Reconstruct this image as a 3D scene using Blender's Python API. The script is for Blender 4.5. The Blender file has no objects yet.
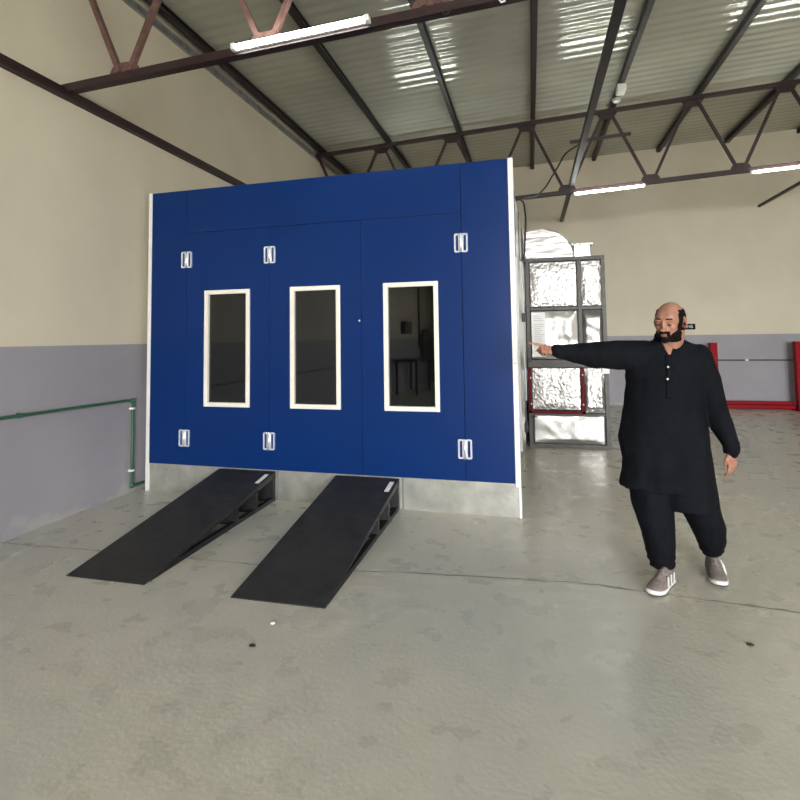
import bpy, bmesh, math, random
from mathutils import Vector, Matrix, noise
random.seed(7)
PI=math.pi
sc=bpy.context.scene
COL=sc.collection

# ------------------------------------------------------------------ helpers
def nrm(v): v=Vector(v); v.normalize(); return v
def bx(bm,c,s,M=None):
    """box with centre c and full sizes s"""
    m=Matrix.Translation(Vector(c))@Matrix.Diagonal((s[0],s[1],s[2],1))
    if M: m=M@m
    bmesh.ops.create_cube(bm,size=1,matrix=m); return bm
def bb(bm,a,b,M=None):
    c=[(a[i]+b[i])/2 for i in range(3)]; s=[abs(b[i]-a[i]) for i in range(3)]
    return bx(bm,c,s,M)
def frame_of(a,b,up=(0,0,1)):
    a=Vector(a);b=Vector(b);x=(b-a).normalized();u=Vector(up)
    if abs(x.dot(u))>.98: u=Vector((0,1,0))
    y=u.cross(x).normalized();z=x.cross(y)
    M=Matrix((x,y,z)).transposed().to_4x4();M.translation=a
    return M,(b-a).length
def bar(bm,a,b,w,h,up=(0,0,1)):
    M,L=frame_of(a,b,up); return bx(bm,(L/2,0,0),(L,w,h),M)
def angle_bar(bm,a,b,w,t=.006,up=(0,0,1),flip=1):
    M,L=frame_of(a,b,up)
    bx(bm,(L/2,0,0),(L,w,t),M); bx(bm,(L/2,flip*(w/2-t/2),w/2),(L,t,w),M)
def tube(bm,pts,r,n=10,cap=True):
    pts=[Vector(p) for p in pts]; rs=r if isinstance(r,(list,tuple)) else [r]*len(pts)
    rings=[]; prev=None
    for i,p in enumerate(pts):
        if i==0:t=pts[1]-p
        elif i==len(pts)-1:t=p-pts[i-1]
        else:t=(pts[i+1]-p).normalized()+(p-pts[i-1]).normalized()
        t.normalize()
        if prev is None:
            u=Vector((0,0,1)) if abs(t.z)<.9 else Vector((1,0,0))
            y=u.cross(t).normalized()
        else:
            y=(prev-t*prev.dot(t)).normalized()
        prev=y; z=t.cross(y)
        rings.append([bm.verts.new(p+(y*math.cos(a)+z*math.sin(a))*rs[i]) for a in [2*PI*k/n for k in range(n)]])
    for A,B in zip(rings,rings[1:]):
        for k in range(n): bm.faces.new((A[k],A[(k+1)%n],B[(k+1)%n],B[k]))
    if cap: bm.faces.new(rings[0][::-1]); bm.faces.new(rings[-1])
    return bm
def ring_loft(bm,rings,closed=True):
    R=[[bm.verts.new(p) for p in r] for r in rings]; n=len(R[0])
    for A,B in zip(R,R[1:]):
        for k in range(n if closed else n-1): bm.faces.new((A[k],A[(k+1)%n],B[(k+1)%n],B[k]))
    if closed: bm.faces.new(R[0][::-1]); bm.faces.new(R[-1])
    return bm
def prism(bm,poly,a,b,axis='x'):
    """polygon (2d) extruded along axis between a and b"""
    def P(q,t):
        return {'x':(t,q[0],q[1]),'y':(q[0],t,q[1]),'z':(q[0],q[1],t)}[axis]
    A=[bm.verts.new(P(q,a)) for q in poly];B=[bm.verts.new(P(q,b)) for q in poly];n=len(poly)
    bm.faces.new(A[::-1]);bm.faces.new(B)
    for k in range(n): bm.faces.new((A[k],A[(k+1)%n],B[(k+1)%n],B[k]))
    return bm
def ell(bm,c,r,M=None,seg=20,rot=None):
    m=Matrix.Translation(Vector(c))
    if rot is not None: m=m@rot
    m=m@Matrix.Diagonal((r[0],r[1],r[2],1))
    if M: m=M@m
    bmesh.ops.create_uvsphere(bm,u_segments=seg,v_segments=seg//2+2,radius=1,matrix=m)
def obj(name,bm,mat,parent=None,smooth=False,bevel=0,loc=None,seg=2):
    bmesh.ops.recalc_face_normals(bm,faces=bm.faces[:])
    me=bpy.data.meshes.new(name); bm.to_mesh(me); bm.free()
    if smooth:
        for p in me.polygons: p.use_smooth=True
    for m in (mat if isinstance(mat,(list,tuple)) else [mat]): me.materials.append(m)
    o=bpy.data.objects.new(name,me); COL.objects.link(o)
    if parent: o.parent=parent
    if loc: o.location=loc
    if bevel:
        b=o.modifiers.new('bevel','BEVEL'); b.width=bevel; b.segments=seg; b.limit_method='ANGLE'; b.angle_limit=.6
    return o
def tag(o,label,cat,group=None):
    o['label']=label;o['category']=cat
    if group:o['group']=group
    return o
def thing(name,label,cat,loc=(0,0,0),rz=0,group=None):
    o=bpy.data.objects.new(name,None);COL.objects.link(o);o.empty_display_size=.1
    o.location=loc;o.rotation_euler=(0,0,rz)
    return tag(o,label,cat,group)
def struct(name,bm,mat,parent=None,**k):
    o=obj(name,bm,mat,parent,**k)
    if not parent:o['kind']='structure'
    return o
def dup(root,loc,label,group=None):
    r=root.copy();COL.objects.link(r);r.location=loc;r['label']=label
    if group:r['group']=group
    for ch in list(root.children):
        c=ch.copy();COL.objects.link(c);c.parent=r
        for g in ch.children:
            d=g.copy();COL.objects.link(d);d.parent=c
    return r
def B(): return bmesh.new()

# ------------------------------------------------------------------ materials
def mat(name,col,rough=.5,metal=0,noise_s=None,amt=.12,bump=0,bump_s=40,spec=.5,coat=0,**kw):
    m=bpy.data.materials.new(name);m.use_nodes=True;nt=m.node_tree;N=nt.nodes;L=nt.links
    p=N['Principled BSDF'];p.inputs['Base Color'].default_value=(*col,1)
    p.inputs['Roughness'].default_value=rough;p.inputs['Metallic'].default_value=metal
    p.inputs['Specular IOR Level'].default_value=spec
    if coat:p.inputs['Coat Weight'].default_value=coat;p.inputs['Coat Roughness'].default_value=.15
    tc=N.new('ShaderNodeTexCoord')
    if noise_s:
        n=N.new('ShaderNodeTexNoise');n.inputs['Scale'].default_value=noise_s;n.inputs['Detail'].default_value=6
        L.new(tc.outputs['Object'],n.inputs['Vector'])
        r=N.new('ShaderNodeValToRGB')
        r.color_ramp.elements[0].position=.3;r.color_ramp.elements[1].position=.7
        r.color_ramp.elements[0].color=(*[c*(1-amt) for c in col],1)
        r.color_ramp.elements[1].color=(*[min(1,c*(1+amt)) for c in col],1)
        L.new(n.outputs['Fac'],r.inputs['Fac']);L.new(r.outputs['Color'],p.inputs['Base Color'])
    if bump:
        n2=N.new('ShaderNodeTexNoise');n2.inputs['Scale'].default_value=bump_s;n2.inputs['Detail'].default_value=5
        L.new(tc.outputs['Object'],n2.inputs['Vector'])
        b=N.new('ShaderNodeBump');b.inputs['Strength'].default_value=bump;b.inputs['Distance'].default_value=.01
        L.new(n2.outputs['Fac'],b.inputs['Height']);L.new(b.outputs['Normal'],p.inputs['Normal'])
    return m
def mixnode(N,L,a,b,fac):
    x=N.new('ShaderNodeMix');x.data_type='RGBA'
    for k,v in ((6,a),(7,b)):
        if isinstance(v,tuple): x.inputs[k].default_value=(*v,1)
        else: L.new(v,x.inputs[k])
    if isinstance(fac,float):x.inputs[0].default_value=fac
    else:L.new(fac,x.inputs[0])
    return x.outputs[2]
def ramp(N,L,src,p0,p1,c0=(0,0,0),c1=(1,1,1)):
    r=N.new('ShaderNodeValToRGB');e=r.color_ramp.elements
    e[0].position=p0;e[1].position=p1;e[0].color=(*c0,1);e[1].color=(*c1,1)
    L.new(src,r.inputs['Fac']);return r.outputs['Color']

CREAM=(.56,.505,.385);GREYP=(.275,.262,.285)
def wall_mat():
    m=bpy.data.materials.new('painted plaster, cream over grey');m.use_nodes=True;nt=m.node_tree;N=nt.nodes;L=nt.links
    p=N['Principled BSDF'];p.inputs['Roughness'].default_value=.62
    tc=N.new('ShaderNodeTexCoord');sx=N.new('ShaderNodeSeparateXYZ');L.new(tc.outputs['Object'],sx.inputs[0])
    n=N.new('ShaderNodeTexNoise');n.inputs['Scale'].default_value=1.3;n.inputs['Detail'].default_value=7
    L.new(tc.outputs['Object'],n.inputs['Vector'])
    cr=ramp(N,L,n.outputs['Fac'],.3,.72,tuple(c*.92 for c in CREAM),tuple(c*1.04 for c in CREAM))
    gr=ramp(N,L,n.outputs['Fac'],.3,.72,tuple(c*.92 for c in GREYP),tuple(c*1.06 for c in GREYP))
    gt=N.new('ShaderNodeMath');gt.operation='GREATER_THAN';gt.inputs[1].default_value=1.472
    L.new(sx.outputs['Z'],gt.inputs[0])
    c=mixnode(N,L,gr,cr,gt.outputs[0])
    # scuffed, patched plaster along the foot of the wall
    n3=N.new('ShaderNodeTexNoise');n3.inputs['Scale'].default_value=3.5;n3.inputs['Detail'].default_value=8
    L.new(tc.outputs['Object'],n3.inputs['Vector'])
    ad=N.new('ShaderNodeMath');ad.operation='MULTIPLY_ADD';ad.inputs[1].default_value=-1.6;L.new(sx.outputs['Z'],ad.inputs[0]);L.new(n3.outputs['Fac'],ad.inputs[2])
    f=ramp(N,L,ad.outputs[0],.42,.5)
    fm=N.new('ShaderNodeMath');fm.operation='MULTIPLY';fm.inputs[1].default_value=.55;L.new(f,fm.inputs[0])
    c=mixnode(N,L,c,(.36,.35,.32),fm.outputs[0])
    L.new(c,p.inputs['Base Color'])
    n2=N.new('ShaderNodeTexNoise');n2.inputs['Scale'].default_value=60;n2.inputs['Detail'].default_value=4
    L.new(tc.outputs['Object'],n2.inputs['Vector'])
    b=N.new('ShaderNodeBump');b.inputs['Strength'].default_value=.25;b.inputs['Distance'].default_value=.006
    L.new(n2.outputs['Fac'],b.inputs['Height']);L.new(b.outputs['Normal'],p.inputs['Normal'])
    return m
def floor_mat():
    m=bpy.data.materials.new('glossy grey floor paint on rough concrete');m.use_nodes=True;nt=m.node_tree;N=nt.nodes;L=nt.links
    p=N['Principled BSDF'];p.inputs['Specular IOR Level'].default_value=.55
    tc=N.new('ShaderNodeTexCoord')
    def nz(s,d=6,dist=0):
        n=N.new('ShaderNodeTexNoise');n.inputs['Scale'].default_value=s;n.inputs['Detail'].default_value=d;n.inputs['Distortion'].default_value=dist
        L.new(tc.outputs['Object'],n.inputs['Vector']);return n.outputs['Fac']
    big=nz(.55,4);mid=nz(5,6,0);fine=nz(42,4);pat=nz(1.7,8,.6)
    c=ramp(N,L,mid,.3,.7,(.465,.445,.38),(.525,.505,.435))
    c=mixnode(N,L,c,(.45,.452,.405),ramp(N,L,big,.45,.62))
    sm=ramp(N,L,pat,.60,.75)
    smf=N.new('ShaderNodeMath');smf.operation='MULTIPLY';smf.inputs[1].default_value=.0;L.new(sm,smf.inputs[0])
    c=mixnode(N,L,c,(.35,.345,.30),smf.outputs[0])
    L.new(c,p.inputs['Base Color'])
    mr=N.new('ShaderNodeMapRange');mr.inputs[1].default_value=.35;mr.inputs[2].default_value=.65;mr.inputs[3].default_value=.25;mr.inputs[4].default_value=.37
    L.new(mid,mr.inputs[0]);L.new(mr.outputs[0],p.inputs['Roughness'])
    b=N.new('ShaderNodeBump');b.inputs['Strength'].default_value=.2;b.inputs['Distance'].default_value=.008
    b2=N.new('ShaderNodeBump');b2.inputs['Strength'].default_value=.35;b2.inputs['Distance'].default_value=.004
    med=nz(7,3,0)
    L.new(med,b.inputs['Height']);L.new(fine,b2.inputs['Height']);L.new(b.outputs['Normal'],b2.inputs['Normal']);L.new(b2.outputs['Normal'],p.inputs['Normal'])
    return m
def foil_mat(name,scale=22,strength=.6,rough=.22,dist=.012,col=(.40,.388,.366),lines=False):
    m=bpy.data.materials.new(name);m.use_nodes=True;nt=m.node_tree;N=nt.nodes;L=nt.links
    p=N['Principled BSDF'];p.inputs['Base Color'].default_value=(*col,1);p.inputs['Metallic'].default_value=.9;p.inputs['Roughness'].default_value=rough
    tc=N.new('ShaderNodeTexCoord')
    v=N.new('ShaderNodeTexVoronoi');v.inputs['Scale'].default_value=scale;v.feature='SMOOTH_F1'
    n=N.new('ShaderNodeTexNoise');n.inputs['Scale'].default_value=scale*.55;n.inputs['Detail'].default_value=4;n.inputs['Distortion'].default_value=1.2
    L.new(tc.outputs['Object'],n.inputs['Vector'])
    mp=N.new('ShaderNodeMapping')
    if lines: mp.inputs['Scale'].default_value=(.25,.5,1.3)
    L.new(tc.outputs['Object'],mp.inputs['Vector']);L.new(mp.outputs[0],v.inputs['Vector'])
    if lines: L.new(mp.outputs[0],n.inputs['Vector'])
    a=N.new('ShaderNodeMath');a.operation='ADD';L.new(v.outputs['Distance'],a.inputs[0]);L.new(n.outputs['Fac'],a.inputs[1])
    b=N.new('ShaderNodeBump');b.inputs['Strength'].default_value=strength;b.inputs['Distance'].default_value=dist
    L.new(a.outputs[0],b.inputs['Height']);L.new(b.outputs['Normal'],p.inputs['Normal'])
    return m
def emis(name,col,s):
    m=bpy.data.materials.new(name);m.use_nodes=True;p=m.node_tree.nodes['Principled BSDF']
    p.inputs['Base Color'].default_value=(.8,.8,.8,1);p.inputs['Emission Color'].default_value=(*col,1);p.inputs['Emission Strength'].default_value=s
    return m
def glass_mat():
    m=bpy.data.materials.new('dark tinted glass');m.use_nodes=True;p=m.node_tree.nodes['Principled BSDF']
    p.inputs['Base Color'].default_value=(.03,.032,.03,1);p.inputs['Roughness'].default_value=.02
    p.inputs['Transmission Weight'].default_value=.9;p.inputs['IOR'].default_value=1.52;p.inputs['Specular IOR Level'].default_value=.6
    return m

M_wall=wall_mat();M_floor=floor_mat()
M_roof=mat('foil backed corrugated roof sheet',(.44,.435,.37),.16,.2,noise_s=1.2,amt=.1,bump=.25,bump_s=9)
M_steel=mat('dark red oxide steel',(.019,.0055,.0058),.55,.0,noise_s=14,amt=.35,bump=.15,bump_s=60)
M_purlin=mat('dark purlin steel',(.018,.011,.011),.5,.0,noise_s=10,amt=.35)
M_dust=mat('dusty red oxide steel',(.105,.052,.042),.7,0,noise_s=18,amt=.4,bump=.2,bump_s=60)
M_flash=mat('galvanised flashing',(.34,.34,.33),.4,.7,noise_s=8,amt=.25)
M_blue=mat('booth blue sheet',(.0,.019,.108),.33,0,noise_s=1.2,amt=.05,bump=.06,bump_s=2.2,spec=.22)
M_seam=mat('dark blue seam',(.001,.010,.06),.6)
M_white=mat('white aluminium',(.72,.70,.67),.4,.1,noise_s=20,amt=.04)
M_cream=mat('cream window frame',(.74,.70,.62),.4,0)
M_side=mat('white sandwich panel',(.40,.39,.37),.35,.1,noise_s=5,amt=.06)
M_galv=mat('galvanised base sheet',(.42,.42,.38),.35,.6,noise_s=7,amt=.18,bump=.15,bump_s=18)
M_inner=mat('booth inner panel',(.16,.16,.16),.6)
M_chrome=mat('polished hinge steel',(.86,.90,.95),.25,.7)
M_glass=glass_mat()
M_ramp=mat('black painted ramp plate',(.0165,.0158,.015),.58,0,noise_s=9,amt=.5,bump=.22,bump_s=55)
M_rampf=mat('black ramp frame',(.008,.008,.009),.5,0,noise_s=12,amt=.4)
M_sticker=mat('white paper sticker',(.75,.75,.73),.5,0)
M_frame=mat('grey steel angle frame',(.062,.057,.052),.5,.1,noise_s=14,amt=.3)
M_red=mat('red painted steel',(.25,.003,.010),.6,0,noise_s=6,amt=.15,spec=.15)
M_dred=mat('dark red frame paint',(.13,.006,.010),.6,0,noise_s=14,amt=.25,spec=.15)
M_foil=foil_mat('crinkled aluminium foil',26,.55,.36,.012)
M_foil2=foil_mat('smooth aluminium foil',7,.3,.3,.02)
M_foilr=foil_mat('wrinkled foil duct wrap',14,.6,.36,.016,(.45,.43,.41),lines=True)
M_black=mat('black rubber',(.012,.012,.012),.5)
M_cable=mat('black cable sheath',(.010,.010,.010),.5)
M_green=mat('green pipe plastic',(.028,.095,.052),.4,0,noise_s=5,amt=.1)
M_dgreen=mat('dark green pipe plastic',(.02,.05,.04),.45)
M_clip=mat('white plastic clip',(.75,.74,.70),.4)
M_tube=emis('lit fluorescent tube',(.93,1.0,.96),34)
M_batten=mat('white lamp batten',(.75,.76,.74),.4)
M_sign=mat('black sign plate',(.004,.004,.009),.7,spec=.1)
M_txt=mat('white sign lettering',(.7,.7,.74),.5)
M_paper=mat('white laminated sheet',(.66,.64,.60),.35)
M_ink=mat('grey print',(.36,.35,.34),.6)
M_grate=mat('pale grey lever plastic',(.5,.55,.6),.35,.2)
M_skin=mat('skin',(.30,.142,.092),.5,0,noise_s=16,amt=.10,spec=.4)
M_skin.node_tree.nodes['Principled BSDF'].inputs['Subsurface Weight'].default_value=.08
M_lip=mat('lips',(.20,.075,.062),.5)
M_hair=mat('black hair',(.006,.005,.0045),.75,0,noise_s=90,amt=.5,bump=.6,bump_s=260,spec=.1)
M_cloth=mat('near black navy cotton',(.0038,.0044,.0065),.85,0,noise_s=7,amt=.3,bump=.35,bump_s=180,spec=.12)
M_shoe=mat('taupe knit shoe',(.19,.155,.145),.85,0,noise_s=60,amt=.3,bump=.5,bump_s=200)
M_sole=mat('white shoe sole',(.62,.61,.58),.55)
M_dsole=mat('dark shoe outsole',(.05,.045,.045),.6)
M_eye=mat('eye white',(.09,.06,.05),.6,spec=.1)
M_iris=mat('dark iris',(.02,.012,.01),.2)
M_button=mat('shirt button',(.5,.5,.52),.35)
M_line=mat('dark joint filler',(.17,.165,.145),.9)
M_dcar=mat('dark car body paint',(.02,.02,.022),.3)
M_cglass=mat('grey door glass',(.12,.13,.14),.1)

# ------------------------------------------------------------------ room shell
X1,Y0,Y1=13.2,-8.6,12.096
SL=.0505
def roofz(x): return 5.125+SL*x
b=B();bb(b,(-.25,Y0-.25,-.15),(X1+.25,Y1+.25,0));struct('floor',b,M_floor)
def gable_wall(name,y0,y1,holes=None):
    b=B();prism(b,[(-.0,0),(X1,0),(X1,roofz(X1)+.12),(0,roofz(0)+.12)],y0,y1,'y');return struct(name,b,M_wall)
b=B();bb(b,(-.25,Y0-.25,0),(0,Y1+.25,roofz(0)+.12));struct('wall_left',b,M_wall)
b=B();bb(b,(X1,Y0-.25,0),(X1+.25,Y1+.25,roofz(X1)+.12));struct('wall_right',b,M_wall)
gable_wall('wall_back',Y1,Y1+.25)
# wall behind the camera with a wide open vehicle doorway
DX0,DX1,DZ=5.0,11.2,3.9
b=B()
bb(b,(0,Y0-.25,0),(DX0,Y0,roofz(0)+.1));bb(b,(DX1,Y0-.25,0),(X1,Y0,roofz(0)+.1));bb(b,(DX0,Y0-.25,DZ),(DX1,Y0,roofz(0)+.1))
prism(b,[(0,roofz(0)+.1),(X1,roofz(0)+.1),(X1,roofz(X1)+.12)],Y0-.25,Y0,'y')
struct('wall_front',b,M_wall)
b=B()
for a,c in (((DX0-.08,Y0-.02,0),(DX0,Y0+.04,DZ)),((DX1,Y0-.02,0),(DX1+.08,Y0+.04,DZ)),((DX0-.08,Y0-.02,DZ),(DX1+.08,Y0+.04,DZ+.08))): bb(b,a,c)
struct('trim_1',b,M_purlin)
b=B();bb(b,(-6,-40,-.25),(26,Y0-.25,-.02));g=struct('ground',b,mat('sunlit concrete yard',(.42,.40,.36),.85,0,noise_s=2,amt=.12))
# corrugated roof sheet, ribs across the bay (along x)
b=B();prevr=None;pitch=.178;nseg=8
prof=[(k/8,.5-.5*math.cos(2*PI*k/8)) for k in range(8)]
y=Y0-.2;rows=[]
while y<Y1+.2:
    for t,h in prof: rows.append((y+t*pitch,h*random.uniform(.005,.008)))
    y+=pitch
XS=[-.2,3.2,6.6,10,X1+.2]
prev=None
for yy,h in rows:
    cur=[b.verts.new((x,yy,roofz(x)+.02+h)) for x in XS]
    if prev:
        for k in range(len(XS)-1): b.faces.new((prev[k],prev[k+1],cur[k+1],cur[k]))
    prev=cur
struct('ceiling',b,M_roof,smooth=True)
# top sheet above so no daylight leaks through
b=B();prism(b,[(-.3,roofz(-.3)+.1),(X1+.3,roofz(X1+.3)+.1),(X1+.3,roofz(X1+.3)+.16),(-.3,roofz(-.3)+.16)],Y0-.3,Y1+.3,'y');struct('ceiling_deck',b,M_flash)
# flashing strip along the roof edge of the left wall
b=B();bb(b,(0,Y0,4.97),(.02,Y1,5.035));bb(b,(0,Y0,4.94),(.035,Y1,4.955));struct('trim_2',b,M_flash)

# slab joint lines in the floor
b=B();pts=[(0,3.22),(1.2,3.26),(2.0,3.27),(2.545,3.288),(3.061,3.36),(3.87,3.43),(4.2,3.45),(4.5,3.42),(5.27,3.335),(6.3,3.36),(8,3.4),(X1,3.45)]
random.seed(3);fine=[]
for (xa,ya),(xb,yb) in zip(pts,pts[1:]):
    n=max(2,int((xb-xa)/.06))
    for k in range(n): fine.append((xa+(xb-xa)*k/n,ya+(yb-ya)*k/n+random.uniform(-.007,.007)))
prv=None
for x,yv in fine:
    w=random.uniform(.002,.006);c=[b.verts.new((x,yv-w,.0015)),b.verts.new((x,yv+w,.0015))]
    if prv:b.faces.new((prv[0],c[0],c[1],prv[1]))
    prv=c
struct('trim_3',b,M_line)

# ------------------------------------------------------------------ roof steel
SP=1.31
def px(k): return .13+SP*k
LB=['against the left wall','second from the left wall','above the middle of the booth','above the right half of the booth','carrying the white electrical box','third from the right of those in view','second from the right of those in view','at the right edge of the view','beyond the right edge of the view','beyond the right edge of the view']
for k in range(10):
    x=px(k);zt=roofz(x)+.005
    b=B();w=.075
    bb(b,(x-w/2,Y0,zt-.085),(x-w/2+.006,Y1,zt));bb(b,(x-w/2,Y0,zt-.085),(x+w/2,Y1,zt-.079));bb(b,(x+w/2-.006,Y0,zt-.085),(x+w/2,Y1,zt-.05));bb(b,(x-w/2,Y0,zt-.006),(x+w/2,Y1,zt))
    o=obj('roof_purlin',b,M_purlin);tag(o,'dark steel roof purlin, '+LB[k],'roof purlin','roof purlins')
def chz(x,top): # chord centre heights
    return (4.995 if top else 3.70)+.0493*x
def make_truss(y,lab,x0=.02,near=False):
    t=thing('roof_truss',lab,'roof truss',(0,y,0),0,'roof trusses')
    X=X1-.02
    b=B();bar(b,(x0,0,chz(x0,1)),(X,0,chz(X,1)),.07,.062);obj('top_chord',b,M_steel,t)
    b=B();bar(b,(x0,0,chz(x0,0)),(X,0,chz(X,0)),.075,.068);obj('bottom_chord',b,M_steel,t)
    n=0
    for k in range(10):
        xl=.64+1.315*k
        xa=.0+1.315*k;xb=xa+1.315
        for xt,s in ((xa,-1),(xb,1)):
            if xt>X: continue
            xt=max(xt,.07)
            a=Vector((xl+s*.05,0,chz(xl,0)+.05));c=Vector((xt-s*.06 if xt>.1 else xt,0,chz(xt,1)-.03))
            b=B();bar(b,a,c,.045,.042);obj('diagonal',b,M_dust if near else M_steel,t)
        b=B();z=chz(xl,0)+.028
        prism(b,[(xl-.15,z),(xl+.15,z+.012),(xl+.12,z+.07),(xl+.07,z+.1),(xl-.07,z+.1),(xl-.12,z+.065)],-.012,.012,'y');obj('gusset_plate',b,M_dust if near else M_steel,t)
        if k>0:
            z=chz(xa,1)-.028
            b=B();prism(b,[(xa-.17,z),(xa-.12,z-.07),(xa-.07,z-.11),(xa+.07,z-.11),(xa+.12,z-.07),(xa+.17,z)],-.012,.012,'y');obj('gusset_plate',b,M_steel,t)
    return t
Y_T1,Y_T2=3.667,9.261
make_truss(Y_T1,'red oxide steel lattice truss nearest the camera, its bottom chord crossing the top left',near=True)
make_truss(-1.927,'red oxide steel lattice truss behind the camera')
make_truss(Y_T2,'red oxide steel lattice truss behind the booth, nearer the far wall')
# wall beam on the left
b=B();bb(b,(.0,Y0,3.625),(.07,Y1,3.70));obj('wall_beam',b,M_steel)
tag(bpy.data.objects['wall_beam'],'dark red steel beam fixed along the cream left wall','wall beam')
# longitudinal ties at bottom chord level
def tie(x,y0,y1,z,lab,r=.035):
    b=B();angle_bar(b,(x,y0,z),(x,y1,z),2*r,.008);bar(b,(x,y0,z+.02),(x,y1,z+.02),r,r*.9);o=obj('tie_beam',b,M_purlin)
    tag(o,lab,'tie beam','tie beams between the trusses')
tie(4.655,Y0,Y1,chz(4.655,0)+.085,'dark steel tie beam running overhead past the right side of the booth')
tie(8.52,Y0,Y1,chz(8.52,0)-.06,'dark steel tie beam ending on the cream far wall at the far right',.022)
b=B();bar(b,(4.66,9.305,4.80),(5.63,9.305,4.845),.05,.05);o=obj('steel_crossbar',b,M_purlin);tag(o,'short dark steel bar across the diagonals of the far truss','steel bar')
# conduit box and detector under a purlin
t=thing('junction_box','small white electrical box on the purlin above the far truss','junction box',(px(4),8.5,roofz(px(4))-.08))
b=B();bx(b,(0.0,0,-.05),(.13,.22,.1));obj('box_body',b,M_clip,t,bevel=.012);b=B();bx(b,(0,0,-.104),(.11,.19,.008));obj('box_lid',b,M_clip,t,bevel=.003)
t=thing('smoke_detector','small round white detector on the purlin beside the electrical box','detector',(px(4),8.95,roofz(px(4))-.08))
b=B();ell(b,(0,0,-.03),(.06,.06,.035));obj('detector_dome',b,M_clip,t,smooth=True);b=B();tube(b,[(0,0,0),(0,0,-.02)],.068,20);obj('detector_base',b,M_clip,t)
# loose wires on the near truss
b=B();y=Y_T1-.040
tube(b,[(3.36,y,3.84),(3.37,y,3.815),(3.39,y,3.80),(3.41,y,3.815),(3.43,y,3.85)],.004,6);o=obj('wire_hook',b,M_cable,smooth=True);tag(o,'thin wire hook hanging under the near truss','hook')
b=B();tube(b,[(3.70,y,3.89),(3.73,y,3.88),(3.76,y,3.86),(3.78,y,3.83),(3.81,y,3.835)],.007,6);o=obj('wire_end',b,M_clip,smooth=True);tag(o,'loose pale wire end by the near truss at the top of the view','wire')

# fluorescent lamps
def make_lamp(x0,x1,y,z,zs,lab):
    L=x1-x0
    t=thing('fluorescent_lamp',lab,'lamp',(x0,y,z),0,'fluorescent tube lamps')
    t.rotation_euler=(0,-math.atan(zs),0)
    b=B();bx(b,(L/2,.028,.0),(L,.03,.045));obj('lamp_batten',b,M_batten,t,bevel=.004)
    b=B();tube(b,[(.03,-.008,-.006),(L-.03,-.008,-.006)],.0175,14);obj('lamp_tube',b,M_tube,t,smooth=True)
    for xx in (.15,L-.15):
        b=B();bx(b,(xx,.042,.012),(.03,.03,.02));obj('bracket',b,M_batten,t)
    for xx in (.0,L-.035):
        b=B();bx(b,(xx+.0175,-.002,-.004),(.035,.045,.05));obj('end_cap',b,M_batten,t,bevel=.005)
    return t
zs=.0493
la=make_lamp(1.70,2.83,Y_T1-.081,3.70+.0493*1.7+.008,zs,'long lit fluorescent tube on the near truss, biggest in the view')
def lamp2(x,y,lab,dz=-.055,dy=-.06):
    dup(la,(x,y+dy,3.70+.0493*x+dz),lab)
lamp2(4.68,Y_T2,'lit fluorescent tube on the far truss just right of the booth')
lamp2(7.32,Y_T2,'lit fluorescent tube on the far truss at the right edge')
lamp2(1.72,Y_T2,'lit fluorescent tube on the far truss hidden behind the booth')
lamp2(5.0,Y_T1,'lit fluorescent tube on the near truss above the top of the view',dz=.008,dy=-.081)
for xx in (1.7,5.0,8.3): lamp2(xx,-1.927,'added fluorescent fill tube, out of view on the truss behind the camera',dz=.008,dy=-.081)  # fill tubes added out of view to brighten the room
lamp2(7.7,Y_T1,'lit fluorescent tube on the near truss out past the right edge of the view',dz=.008,dy=-.081)

# ------------------------------------------------------------------ green pipes
t=thing('green_pipe','green plastic air pipe running along the grey left wall and down to the floor','pipe',(.032,0,0))
b=B();tube(b,[(0,-4.2,.955),(0,0,.945),(0,3.187,.935),(0,4.45,.915),(0,4.505,.905),(0,4.525,.87),(0,4.526,.5),(0,4.528,.11),(0,4.54,.075),(0,4.58,.062),(0,5.4,.062)],.0135,12);obj('pipe_run',b,M_green,t,smooth=True)
for yy,zz in ((.4,.945),(1.9,.941),(3.32,.934)):
    b=B();bx(b,(-.008,yy,zz),(.045,.02,.04));obj('pipe_clip',b,M_green,t,bevel=.004)
for zz in (.83,.22):
    b=B();bx(b,(-.006,4.526,zz),(.048,.04,.018));obj('pipe_clip',b,M_clip,t,bevel=.004)
b=B();tube(b,[(0,4.526,.93),(0,4.526,.885)],.019,12);obj('pipe_elbow',b,M_green,t,smooth=True)
b=B();tube(b,[(0,4.528,.1),(0,4.528,.05)],.019,12);obj('pipe_elbow',b,M_green,t,smooth=True)
t=thing('wall_pipe','thin dark pipe running level along the grey far wall','pipe',(0,Y1-.03,0))
b=B();tube(b,[(4.2,0,.955),(X1-.1,0,.945)],.013,8);obj('pipe_run',b,M_dgreen,t,smooth=True)
for xx in (5.4,8.14,10.9):
    b=B();bx(b,(xx,0.003,.955),(.06,.05,.035));obj('pipe_clip',b,M_clip,t,bevel=.004)

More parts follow.
